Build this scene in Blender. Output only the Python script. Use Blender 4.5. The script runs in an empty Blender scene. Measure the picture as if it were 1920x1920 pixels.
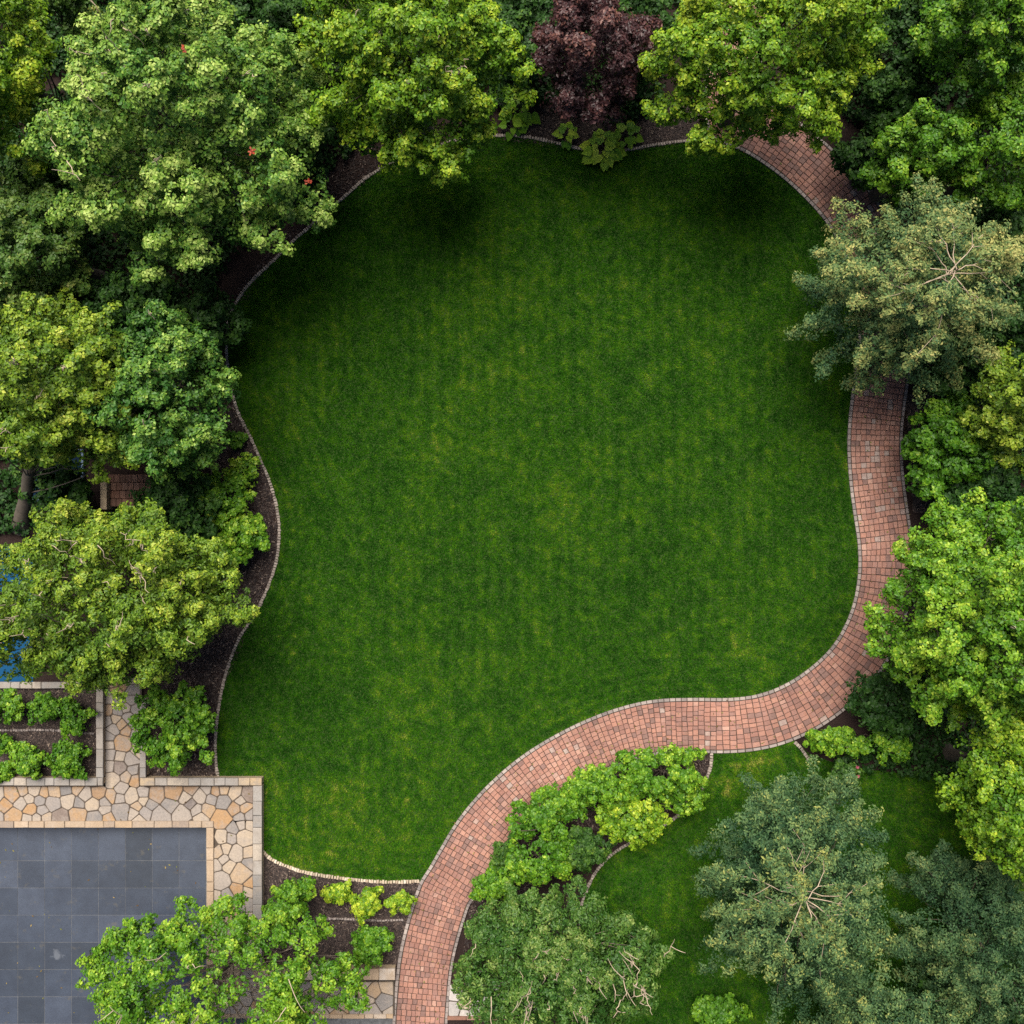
import bpy, math, random
import numpy as np
from mathutils import Vector

# ------------------------------------------------------------------ camera, sky, sun
SC = bpy.context.scene
H = 34.0                      # drone height, metres
PPM = 60.0                    # photo pixels per metre on the ground
cam = bpy.data.cameras.new('camera'); camo = bpy.data.objects.new('camera', cam)
SC.collection.objects.link(camo); SC.camera = camo
camo.location = (0, 0, H); camo.rotation_euler = (0, 0, 0)
cam.sensor_fit = 'HORIZONTAL'; cam.angle = 2 * math.atan(16 / H)
cam.clip_start = 0.5; cam.clip_end = 2000

SUN_AZ = math.atan2(-0.22, 0.97)     # from the upper left of the picture
SUN_EL = math.radians(64)
W = bpy.data.worlds.new('World'); SC.world = W; W.use_nodes = True
wn = W.node_tree
sky = wn.nodes.new('ShaderNodeTexSky'); sky.sky_type = 'NISHITA'; sky.sun_disc = False
sky.sun_elevation = SUN_EL; sky.sun_rotation = SUN_AZ
sky.air_density = 1.0; sky.dust_density = 2.0; sky.ozone_density = 1.0
wn.links.new(sky.outputs[0], wn.nodes['Background'].inputs[0])
wn.nodes['Background'].inputs[1].default_value = 0.044
sun = bpy.data.lights.new('sun', 'SUN'); suno = bpy.data.objects.new('sun', sun)
SC.collection.objects.link(suno)
sun.energy = 5.0; sun.angle = math.radians(44); sun.color = (1.0, 0.93, 0.82)
sd = Vector((math.sin(SUN_AZ) * math.cos(SUN_EL), math.cos(SUN_AZ) * math.cos(SUN_EL), math.sin(SUN_EL)))
suno.rotation_euler = sd.to_track_quat('Z', 'Y').to_euler(); suno.location = (0, 0, 60)
SC.view_settings.view_transform = 'Standard'; SC.view_settings.look = 'None'
SC.view_settings.exposure = 0.95; SC.view_settings.gamma = 1.0

SC.cycles.use_denoising = False

rng = np.random.default_rng(7); random.seed(7)

# ------------------------------------------------------------------ helpers
def P(u, v, z=0.0):
    """a measured photo position -> world point at height z"""
    k = (H - z) / H / PPM
    return ((u - 960) * k, (960 - v) * k, z)

def tag(o, label=None, cat=None, group=None, kind=None):
    if label: o['label'] = label
    if cat: o['category'] = cat
    if group: o['group'] = group
    if kind: o['kind'] = kind
    return o

def empty(name, loc, label, cat, group=None):
    o = bpy.data.objects.new(name, None); SC.collection.objects.link(o)
    o.location = loc; o.empty_display_size = 0.3
    return tag(o, label, cat, group)

def link(name, me, mat, parent=None):
    o = bpy.data.objects.new(name, me); SC.collection.objects.link(o)
    if mat: me.materials.append(mat)
    if parent: o.parent = parent
    return o

def mesh_np(name, V, F, tint=None):
    """V (n,3), F (m,k) with one face size; tint per face"""
    me = bpy.data.meshes.new(name); n = len(V); m, k = F.shape
    me.vertices.add(n); me.vertices.foreach_set('co', np.ascontiguousarray(V, np.float32).ravel())
    me.loops.add(m * k); me.loops.foreach_set('vertex_index', np.ascontiguousarray(F, np.int32).ravel())
    me.polygons.add(m); me.polygons.foreach_set('loop_start', np.arange(0, m * k, k, dtype=np.int32))
    if tint is not None:
        a = me.attributes.new('tint', 'FLOAT', 'FACE'); a.data.foreach_set('value', np.ascontiguousarray(tint, np.float32))
    me.update(calc_edges=True)
    return me

class MB:
    """collects polygon faces, with a tint each"""
    def __init__(s): s.v = []; s.f = []; s.t = []
    def face(s, pts, t=0.5):
        b = len(s.v); s.v += [tuple(p) for p in pts]; s.f.append(list(range(b, b + len(pts)))); s.t.append(t)
    def slab(s, pts, z0, z1, t=0.5, bev=0.012, tilt=0.0):
        """stone with flat underside left open: 2-D outline in world metres"""
        n = len(pts); b = len(s.v)
        cx = sum(p[0] for p in pts) / n; cy = sum(p[1] for p in pts) / n
        a1, a2 = random.uniform(-tilt, tilt), random.uniform(-tilt, tilt)
        zz = lambda p, z: z + (p[0] - cx) * a1 + (p[1] - cy) * a2
        for p in pts: s.v.append((p[0], p[1], z0))
        for p in pts: s.v.append((p[0], p[1], zz(p, z1 - bev)))
        for p in pts:
            d = math.hypot(cx - p[0], cy - p[1]) or 1
            q = (p[0] + (cx - p[0]) / d * bev * 1.3, p[1] + (cy - p[1]) / d * bev * 1.3)
            s.v.append((q[0], q[1], zz(q, z1)))
        for i in range(n):
            j = (i + 1) % n
            s.f.append([b + i, b + j, b + n + j, b + n + i]); s.t.append(t)
            s.f.append([b + n + i, b + n + j, b + 2 * n + j, b + 2 * n + i]); s.t.append(t)
        s.f.append([b + 2 * n + i for i in range(n)]); s.t.append(t)
    def tube(s, pts, radii, t=0.5, sides=6):
        b = len(s.v); n = len(pts)
        pts = [Vector(p) for p in pts]
        ref = Vector((0.31, 0.17, 0.93))
        for i, p in enumerate(pts):
            d = (pts[min(i + 1, n - 1)] - pts[max(i - 1, 0)]).normalized()
            if abs(d.dot(ref)) > 0.95: r = Vector((1, 0, 0))
            else: r = ref
            a = d.cross(r).normalized(); c = d.cross(a)
            for k in range(sides):
                th = 2 * math.pi * k / sides
                q = p + (a * math.cos(th) + c * math.sin(th)) * radii[i]
                s.v.append((q.x, q.y, q.z))
        for i in range(n - 1):
            for k in range(sides):
                k2 = (k + 1) % sides
                s.f.append([b + i * sides + k, b + i * sides + k2, b + (i + 1) * sides + k2, b + (i + 1) * sides + k]); s.t.append(t)
    def build(s, name, mat, parent=None, smooth=False):
        me = bpy.data.meshes.new(name); me.from_pydata(s.v, [], s.f)
        a = me.attributes.new('tint', 'FLOAT', 'FACE'); a.data.foreach_set('value', np.array(s.t, np.float32))
        if smooth: me.polygons.foreach_set('use_smooth', [True] * len(me.polygons))
        me.update()
        return link(name, me, mat, parent)

def catmull(pts, step):
    """smooth open curve through pts, resampled evenly"""
    p = np.array(pts, float); p = np.vstack([2 * p[0] - p[1], p, 2 * p[-1] - p[-2]])
    out = []
    for i in range(1, len(p) - 2):
        for t in np.linspace(0, 1, 12, endpoint=False):
            a, b, c, d = p[i - 1], p[i], p[i + 1], p[i + 2]
            out.append(0.5 * (2 * b + (c - a) * t + (2 * a - 5 * b + 4 * c - d) * t * t + (3 * b - a - 3 * c + d) * t ** 3))
    out.append(p[-2]); out = np.array(out)
    L = np.concatenate([[0], np.cumsum(np.linalg.norm(np.diff(out, axis=0), axis=1))])
    n = max(2, int(round(L[-1] / step)) + 1); s = np.linspace(0, L[-1], n)
    return np.stack([np.interp(s, L, out[:, k]) for k in range(p.shape[1])], 1)

def normals2(c):
    t = np.gradient(c, axis=0); t /= np.linalg.norm(t, axis=1)[:, None]
    return np.stack([-t[:, 1], t[:, 0]], 1)

def inside(pts, poly):
    x, y = pts[:, 0], pts[:, 1]; r = np.zeros(len(pts), bool); n = len(poly); j = n - 1
    for i in range(n):
        xi, yi = poly[i]; xj, yj = poly[j]
        if yi != yj:
            c = ((yi > y) != (yj > y)) & (x < (xj - xi) * (y - yi) / (yj - yi) + xi)
            r ^= c
        j = i
    return r

def dist_poly(pts, poly):
    d = np.full(len(pts), 1e9); n = len(poly)
    for i in range(n):
        a = np.array(poly[i]); b = np.array(poly[(i + 1) % n]); ab = b - a; l2 = (ab ** 2).sum()
        if l2 == 0: continue
        t = np.clip(((pts - a) @ ab) / l2, 0, 1)
        d = np.minimum(d, np.linalg.norm(pts - (a + t[:, None] * ab), axis=1))
    return d

def vnoise(x, y, scale, seed):
    g = np.random.default_rng(seed).random((256, 256))
    X = x / scale + 1000.3; Y = y / scale + 1000.7
    xi = np.floor(X).astype(int); yi = np.floor(Y).astype(int); fx = X - xi; fy = Y - yi
    fx = fx * fx * (3 - 2 * fx); fy = fy * fy * (3 - 2 * fy)
    q = lambda a, b: g[a % 256, b % 256]
    return (q(xi, yi) * (1 - fx) + q(xi + 1, yi) * fx) * (1 - fy) + (q(xi, yi + 1) * (1 - fx) + q(xi + 1, yi + 1) * fx) * fy

# ------------------------------------------------------------------ materials
def newmat(name):
    m = bpy.data.materials.new(name); m.use_nodes = True
    nt = m.node_tree; b = nt.nodes['Principled BSDF']
    return m, nt, b

def ramp(nt, src, stops, interp='LINEAR'):
    r = nt.nodes.new('ShaderNodeValToRGB'); r.color_ramp.interpolation = interp
    e = r.color_ramp.elements
    while len(e) < len(stops): e.new(0.5)
    for k, (p, c) in enumerate(stops):
        e[k].position = p; e[k].color = (c[0], c[1], c[2], 1)
    nt.links.new(src, r.inputs[0]); return r.outputs[0]

def noise(nt, scale, detail=4, rough=0.6, vec=None, dims='3D'):
    n = nt.nodes.new('ShaderNodeTexNoise'); n.inputs['Scale'].default_value = scale
    n.inputs['Detail'].default_value = detail; n.inputs['Roughness'].default_value = rough
    if vec is None:
        tc = nt.nodes.new('ShaderNodeTexCoord'); vec = tc.outputs['Object']
    nt.links.new(vec, n.inputs['Vector']); return n.outputs['Fac']

def mixc(nt, fac, a, b, mode='MIX'):
    m = nt.nodes.new('ShaderNodeMix'); m.data_type = 'RGBA'; m.blend_type = mode
    for s, k in ((fac, 0), (a, 6), (b, 7)):
        if isinstance(s, (int, float)): m.inputs[k].default_value = s
        elif isinstance(s, tuple): m.inputs[k].default_value = (s[0], s[1], s[2], 1)
        else: nt.links.new(s, m.inputs[k])
    return m.outputs[2]

def attr(nt, name='tint'):
    a = nt.nodes.new('ShaderNodeAttribute'); a.attribute_name = name; return a.outputs['Fac']

def bump(nt, b, h, strength, dist=0.02):
    n = nt.nodes.new('ShaderNodeBump'); n.inputs['Strength'].default_value = strength
    n.inputs['Distance'].default_value = dist
    nt.links.new(h, n.inputs['Height']); nt.links.new(n.outputs[0], b.inputs['Normal'])

def leaf_mat(name, stops, transl=0.18, rough=0.46, spec=0.22):
    m, nt, b = newmat(name)
    col = ramp(nt, attr(nt), stops)
    nt.links.new(col, b.inputs['Base Color']); b.inputs['Roughness'].default_value = rough
    b.inputs['Specular IOR Level'].default_value = spec
    tr = nt.nodes.new('ShaderNodeBsdfTranslucent')
    tc = mixc(nt, 0.6, col, (0.9, 1.0, 0.25), 'MULTIPLY'); nt.links.new(tc, tr.inputs[0])
    mx = nt.nodes.new('ShaderNodeMixShader'); mx.inputs[0].default_value = transl
    out = nt.nodes['Material Output']
    nt.links.new(b.outputs[0], mx.inputs[1]); nt.links.new(tr.outputs[0], mx.inputs[2]); nt.links.new(mx.outputs[0], out.inputs[0])
    return m

def L4(a, b, c, d): return [(0.0, a), (0.4, b), (0.75, c), (1.0, d)]
M = {}
M['maple'] = leaf_mat('leaf_blue_green', L4((.022, .080, .012), (.060, .145, .018), (.155, .260, .034), (.32, .41, .10)))
M['lime'] = leaf_mat('leaf_lime', L4((.030, .090, .005), (.068, .158, .007), (.155, .260, .012), (.33, .40, .03)))
M['yellow'] = leaf_mat('leaf_yellow_green', L4((.042, .098, .009), (.095, .170, .012), (.21, .285, .022), (.37, .40, .06)))
M['bright'] = leaf_mat('leaf_bright_green', L4((.026, .088, .005), (.056, .150, .008), (.130, .250, .014), (.28, .38, .035)))
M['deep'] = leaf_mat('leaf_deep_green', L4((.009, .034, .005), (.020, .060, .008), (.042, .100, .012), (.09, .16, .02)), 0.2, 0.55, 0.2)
M['olive'] = leaf_mat('leaf_olive', L4((.030, .078, .012), (.060, .120, .018), (.12, .175, .030), (.24, .25, .06)))
M['olive_dark'] = leaf_mat('leaf_olive_dark', L4((.018, .062, .009), (.040, .100, .014), (.085, .155, .025), (.20, .25, .07)))
M['pine'] = leaf_mat('leaf_pine', L4((.024, .070, .032), (.060, .120, .040), (.165, .20, .060), (.32, .30, .10)), 0.2, 0.6, 0.2)
M['spruce'] = leaf_mat('leaf_spruce', L4((.018, .056, .024), (.046, .098, .036), (.105, .165, .052), (.25, .26, .07)), 0.2, 0.6, 0.18)
M['spruce_dark'] = leaf_mat('leaf_spruce_dark', L4((.012, .040, .017), (.028, .068, .025), (.060, .108, .036), (.13, .16, .05)), 0.2, 0.6, 0.18)
M['purple'] = leaf_mat('leaf_purple', L4((.018, .009, .011), (.032, .014, .016), (.058, .024, .024), (.14, .062, .048)), 0.10, 0.42)

def bark_mat(name, a, b_):
    m, nt, b = newmat(name)
    f = noise(nt, 6, 6, 0.7)
    c = ramp(nt, attr(nt), [(0, a), (.55, b_), (.9, (.36, .28, .20)), (1, (.46, .37, .28))])
    c = mixc(nt, 1.0, c, ramp(nt, f, [(0.3, (.6, .6, .6)), (0.7, (1.2, 1.2, 1.2))]), 'MULTIPLY')
    nt.links.new(c, b.inputs['Base Color']); b.inputs['Roughness'].default_value = 0.9
    bump(nt, b, f, 0.5, 0.02); return m
M['bark'] = bark_mat('bark_grey_brown', (.05, .038, .028), (.10, .08, .06))
M['bark_pale'] = bark_mat('bark_pale', (.07, .055, .04), (.16, .13, .10))

def mulch_mat():
    m, nt, b = newmat('mulch')
    f = noise(nt, 28, 8, 0.75); g = noise(nt, 1.3, 3)
    c = ramp(nt, f, [(0.30, (.010, .007, .007)), (0.55, (.030, .020, .018)), (0.78, (.085, .058, .048))])
    c = mixc(nt, 0.5, c, ramp(nt, g, [(0.3, (.6, .6, .6)), (0.7, (1.3, 1.2, 1.15))]), 'MULTIPLY')
    nt.links.new(c, b.inputs['Base Color']); b.inputs['Roughness'].default_value = 0.95
    b.inputs['Specular IOR Level'].default_value = 0.1
    bump(nt, b, f, 1.0, 0.05); return m
M['mulch'] = mulch_mat()

def chip_mat():
    m, nt, b = newmat('bark_chip')
    nt.links.new(ramp(nt, attr(nt), [(0, (.012, .008, .008)), (.6, (.04, .026, .022)), (.92, (.085, .06, .05)), (1, (.22, .17, .13))]), b.inputs['Base Color'])
    b.inputs['Roughness'].default_value = 0.9; return m
M['chip'] = chip_mat()
M['redleaf'] = leaf_mat('red_leaf', L4((.16, .02, .012), (.28, .04, .02), (.36, .07, .03), (.42, .14, .06)))
M['litter'] = leaf_mat('dry_leaf', L4((.06, .035, .02), (.12, .08, .03), (.10, .12, .03), (.24, .17, .07)), 0.1, 0.7, 0.1)

def soil_mat():
    m, nt, b = newmat('lawn_soil')
    f = noise(nt, 9, 6, 0.7)
    nt.links.new(ramp(nt, f, [(0.3, (.012, .030, .006)), (0.7, (.03, .06, .010))]), b.inputs['Base Color'])
    b.inputs['Roughness'].default_value = 0.95; b.inputs['Specular IOR Level'].default_value = 0.1
    bump(nt, b, f, 0.6, 0.03); return m
M['soil'] = soil_mat()
M['grass'] = leaf_mat('grass_blade', [(0, (.006, .036, .0015)), (.26, (.015, .070, .0018)), (.46, (.034, .112, .0025)), (.70, (.085, .160, .006)), (1, (.24, .23, .05))], 0.2, 0.7, 0.08)

def stone_mat(name, stops, nscale=7, nmix=0.35, second=(.30, .27, .24), rough=0.8, bmp=0.35):
    m, nt, b = newmat(name)
    c = ramp(nt, attr(nt), stops)
    f = noise(nt, nscale, 6, 0.65); g = noise(nt, nscale * 6, 5, 0.7)
    c = mixc(nt, ramp(nt, f, [(0.45, (0, 0, 0)), (0.65, (nmix, nmix, nmix))]), c, second)
    c = mixc(nt, 1.0, c, ramp(nt, g, [(0.25, (.72, .72, .72)), (0.75, (1.22, 1.2, 1.18))]), 'MULTIPLY')
    nt.links.new(c, b.inputs['Base Color']); b.inputs['Roughness'].default_value = rough
    b.inputs['Specular IOR Level'].default_value = 0.3
    bump(nt, b, g, bmp, 0.015); return m
M['brick'] = stone_mat('brick_sett', [(0, (0.143, 0.088, 0.077)), (.25, (0.218, 0.113, 0.090)), (.5, (0.269, 0.139, 0.105)), (.75, (0.294, 0.164, 0.127)), (.93, (0.319, 0.202, 0.163)), (1, (0.277, 0.227, 0.206))], 5, 0.6, (0.210, 0.130, 0.116))
def weather(m, scale, lo, hi):
    """broad stains over the paving, laid over its base colour"""
    nt = m.node_tree; b = nt.nodes['Principled BSDF']; src = b.inputs['Base Color'].links[0].from_socket
    f = noise(nt, scale, 6, 0.65); g = noise(nt, scale * 4.3, 5, 0.7)
    c = mixc(nt, 1.0, src, ramp(nt, f, [(0.32, lo), (0.62, hi)]), 'MULTIPLY')
    c = mixc(nt, ramp(nt, g, [(0.60, (0, 0, 0)), (0.72, (.45, .45, .45))]), c, (.075, .065, .045))
    nt.links.new(c, b.inputs['Base Color'])
weather(M['brick'], .55, (.78, .74, .74), (1.1, 1.07, 1.05))
M['kerb'] = stone_mat('kerb_stone', [(0, (0.119, 0.102, 0.100)), (.5, (0.204, 0.174, 0.165)), (1, (0.289, 0.246, 0.226))], 8, 0.3, (0.238, 0.212, 0.191))
M['cream'] = stone_mat('cream_edging', [(0, (0.245, 0.187, 0.137)), (.5, (0.374, 0.310, 0.238)), (1, (0.475, 0.418, 0.346))], 10, 0.25, (0.288, 0.238, 0.187))
M['edging'] = stone_mat('grey_edging', [(0, (.15, .125, .11)), (.5, (.25, .21, .185)), (1, (.36, .31, .27))], 10, 0.3, (.18, .15, .13))
M['flag'] = stone_mat('flagstone', [(0, (0.144, 0.133, 0.130)), (.22, (0.202, 0.180, 0.169)), (.42, (0.259, 0.220, 0.187)), (.58, (0.288, 0.234, 0.180)), (.74, (0.266, 0.187, 0.119)), (.87, (0.266, 0.162, 0.083)), (.95, (0.223, 0.144, 0.086)), (1, (0.101, 0.094, 0.101))], 3.2, 0.75, (0.223, 0.191, 0.169))
M['flag_pale'] = stone_mat('flagstone_pale', [(0, (0.280, 0.259, 0.252)), (.6, (0.385, 0.357, 0.336)), (1, (0.350, 0.266, 0.182))], 3.2, 0.4, (0.322, 0.294, 0.280))
M['coping'] = stone_mat('coping_grey', [(0, (0.160, 0.152, 0.148)), (.5, (0.228, 0.212, 0.200)), (.8, (0.280, 0.244, 0.208)), (1, (0.304, 0.228, 0.144))], 4, 0.8, (0.192, 0.168, 0.148))
M['coping_tan'] = stone_mat('coping_tan', [(0, (0.176, 0.140, 0.120)), (.35, (0.272, 0.216, 0.168)), (.65, (0.304, 0.216, 0.136)), (1, (0.344, 0.296, 0.256))], 4, 0.7, (0.256, 0.188, 0.128))
M['rubble'] = stone_mat('wall_rubble', [(0, (.20, .16, .12)), (.5, (.34, .26, .18)), (1, (.42, .33, .22))], 5, 0.5, (.24, .19, .15), 0.9, 0.8)
M['joint'] = stone_mat('joint_sand', [(0, (.030, .022, .018)), (1, (.045, .032, .026))], 12, 0.4, (.04, .03, .025), 0.95)
M['joint_pale'] = stone_mat('joint_mortar', [(0, (.050, .040, .032)), (1, (.06, .045, .036))], 12, 0.4, (.08, .06, .045), 0.95)

def slate_mat():
    m, nt, b = newmat('slate_paver')
    c = ramp(nt, attr(nt), [(0, (.014, .020, .032)), (.5, (.021, .029, .047)), (1, (.031, .040, .061))])
    f = noise(nt, 45, 6, 0.8); g = noise(nt, 2.2, 5, 0.6)
    c = mixc(nt, 1.0, c, ramp(nt, f, [(0.3, (.5, .5, .5)), (0.72, (1.6, 1.6, 1.6))]), 'MULTIPLY')
    c = mixc(nt, 1.0, c, ramp(nt, g, [(0.3, (.82, .82, .84)), (0.7, (1.2, 1.18, 1.16))]), 'MULTIPLY')
    # a pale lime stain with its own ragged shape on one paver
    tc = nt.nodes.new('ShaderNodeTexCoord'); vm = nt.nodes.new('ShaderNodeVectorMath'); vm.operation = 'DISTANCE'
    vm.inputs[1].default_value = P(108, 1790, -0.45); nt.links.new(tc.outputs['Object'], vm.inputs[0])
    n2 = noise(nt, 5, 3); ad = nt.nodes.new('ShaderNodeMath'); ad.operation = 'MULTIPLY_ADD'; ad.inputs[1].default_value = 0.55
    nt.links.new(n2, ad.inputs[0]); nt.links.new(vm.outputs['Value'], ad.inputs[2])
    c = mixc(nt, ramp(nt, ad.outputs[0], [(0.36, (.6, .6, .6)), (0.45, (0, 0, 0))]), c, (.10, .11, .13))
    nt.links.new(c, b.inputs['Base Color']); b.inputs['Roughness'].default_value = 0.5
    bump(nt, b, f, 0.3, 0.01); return m
M['slate'] = slate_mat(); weather(M['slate'], .7, (.80, .82, .86), (1.12, 1.12, 1.12))

def plain(name, col, rough=0.7, nz=5, amt=0.25):
    m, nt, b = newmat(name)
    f = noise(nt, nz, 5)
    c = mixc(nt, 1.0, col, ramp(nt, f, [(0.3, (1 - amt,) * 3), (0.7, (1 + amt,) * 3)]), 'MULTIPLY')
    nt.links.new(c, b.inputs['Base Color']); b.inputs['Roughness'].default_value = rough
    bump(nt, b, f, 0.2, 0.01); return m
M['slate_joint'] = plain('slate_joint', (.085, .088, .095), 0.9, 9, 0.4)
M['pool_tile'] = plain('pool_blue_tile', (.02, .16, .42), 0.4, 3, 0.2)
M['blue_rim'] = plain('blue_rim', (.05, .10, .17), 0.5, 6, 0.2)
M['rust_brick'] = stone_mat('rust_brick', [(0, (.13, .07, .05)), (.5, (.20, .10, .07)), (1, (.26, .15, .11))], 5, 0.3, (.12, .08, .06))
M['flower'] = plain('pink_flower', (.20, .02, .05), 0.6)
def water_mat(name, col, rough=0.04):
    m, nt, b = newmat(name)
    b.inputs['Base Color'].default_value = (*col, 1); b.inputs['Roughness'].default_value = rough
    b.inputs['IOR'].default_value = 1.33
    bump(nt, b, noise(nt, 3, 3), 0.08, 0.05); return m
M['water'] = water_mat('pool_water', (.008, .05, .12))
M['water_dark'] = water_mat('basin_water', (.004, .012, .03))

# ------------------------------------------------------------------ outlines, in photo pixels
LAWN_LEFT = [(410, 1457), (406, 1430), (405, 1380), (412, 1320), (425, 1260), (450, 1195), (480, 1150), (505, 1095), (520, 1045),
             (524, 990), (518, 945), (505, 900), (490, 865), (470, 820), (450, 780), (437, 740), (428, 690), (425, 650), (430, 600),
             (445, 565), (472, 528), (510, 492), (555, 448), (600, 410), (650, 366), (690, 332), (745, 302), (800, 280), (865, 262),
             (935, 255), (990, 258), (1040, 268), (1090, 280), (1140, 285), (1180, 281), (1230, 272), (1290, 265), (1336, 266)]
PATH_IN = [(1352, -60), (1338, 20), (1326, 100), (1320, 170), (1322, 225), (1336, 262), (1390, 284), (1430, 308), (1470, 338), (1510, 375), (1545, 415),
           (1574, 462), (1595, 520), (1605, 580), (1607, 640), (1601, 700), (1594, 750), (1589, 800), (1588, 850), (1592, 910), (1600, 970),
           (1607, 1020), (1608, 1070), (1601, 1120), (1586, 1165), (1560, 1210), (1522, 1248), (1475, 1280), (1425, 1300), (1370, 1308),
           (1300, 1308), (1240, 1310), (1190, 1318), (1130, 1336), (1070, 1362), (1010, 1395), (960, 1430), (915, 1470), (880, 1508),
           (850, 1548), (825, 1590), (805, 1625), (788, 1652), (774, 1690), (762, 1730), (752, 1770), (745, 1810), (740, 1860), (736, 1920), (734, 2000)]
LAWN_BOTTOM = [(787, 1651), (730, 1653), (680, 1650), (620, 1643), (570, 1634), (530, 1620), (507, 1608), (492, 1594)]
PATH_W = 103.0
pin = catmull(PATH_IN, 10.9)
# smooth the tight turn at the top, then offset
pn = normals2(pin)
sgn = 1.0 if pn[len(pn) // 2] @ np.array([1, 0.6]) > 0 else -1.0
pn *= sgn
for _ in range(6): pn[1:-1] = (pn[:-2] + 2 * pn[1:-1] + pn[2:]) / 4
pn /= np.linalg.norm(pn, axis=1)[:, None]
pout = pin + pn * PATH_W
i_top = int(np.argmin(np.abs(pin - np.array([1336, 262])).sum(1)))
i_bot = int(np.argmin(np.abs(pin - np.array([788, 1652])).sum(1)))
LAWN = [tuple(p) for p in catmull(LAWN_LEFT, 14)] + [tuple(p) for p in pin[i_top:i_bot + 1]] + [tuple(p) for p in catmull(LAWN_BOTTOM, 14)] + [(492, 1457)]
BED_EDGE = [(1334, 1411), (1331, 1440), (1318, 1472), (1298, 1506), (1262, 1535), (1215, 1563), (1160, 1592), (1120, 1630), (1092, 1690), (1085, 1760)]
def near_out(u, v): return int(np.argmin(np.abs(pout - np.array([u, v])).sum(1)))
ia, ib = near_out(1492, 1390), near_out(1336, 1411)
LAWN2 = [tuple(p) for p in catmull(BED_EDGE, 14)] + [(1085, 2040), (2010, 2040), (2010, 1540), (1860, 1470), (1700, 1450), (1590, 1440), (1515, 1412)] + [tuple(p) for p in pout[ia:ib + 1]]

# ------------------------------------------------------------------ ground with the sunk court and pool left open
def grid_ground():
    xs = [-400 * 60, -3000, 62, 394, 736, 960 + 24000]; ys = [-24000, 1024, 1281, 1549, 1909, 3000, 24000]
    mb = MB()
    for i in range(len(xs) - 1):
        for j in range(len(ys) - 1):
            cx = (xs[i] + xs[i + 1]) / 2; cy = (ys[j] + ys[j + 1]) / 2
            pool = -3000 < cx < 62 and 1024 < cy < 1281
            court = (-3000 < cx < 394 and 1549 < cy < 3000) or (394 < cx < 736 and 1909 < cy < 3000)
            if pool or court: continue
            mb.face([P(xs[i], ys[j + 1]), P(xs[i + 1], ys[j + 1]), P(xs[i + 1], ys[j]), P(xs[i], ys[j])])
    # vertical sides of the openings
    def side(a, b, z): mb.face([P(*a), P(*b), (*P(*b)[:2], z), (*P(*a)[:2], z)])
    side((-3000, 1024), (62, 1024), -1.2); side((62, 1024), (62, 1281), -1.2); side((62, 1281), (-3000, 1281), -1.2)
    side((-3000, 1549), (394, 1549), -.5); side((394, 1549), (394, 1909), -.5); side((394, 1909), (736, 1909), -.5); side((736, 1909), (736, 3000), -.5)
    o = mb.build('ground', M['mulch']); tag(o, kind='structure')
grid_ground()

def sheet(name, poly, z, mat):
    mb = MB(); mb.face([P(u, v, 0)[:2] + (z,) for u, v in poly][::-1])
    me_o = mb.build(name, mat); tag(me_o, kind='structure')
    import bmesh
    bm = bmesh.new(); bm.from_mesh(me_o.data)
    bmesh.ops.triangulate(bm, faces=bm.faces[:]); bmesh.ops.recalc_face_normals(bm, faces=bm.faces[:])
    if bm.faces[:][0].normal.z < 0: bmesh.ops.reverse_faces(bm, faces=bm.faces[:])
    bm.to_mesh(me_o.data); bm.free()
    return me_o
sheet('lawn', LAWN, 0.02, M['soil']); sheet('lawn', LAWN2, 0.02, M['soil'])

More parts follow.
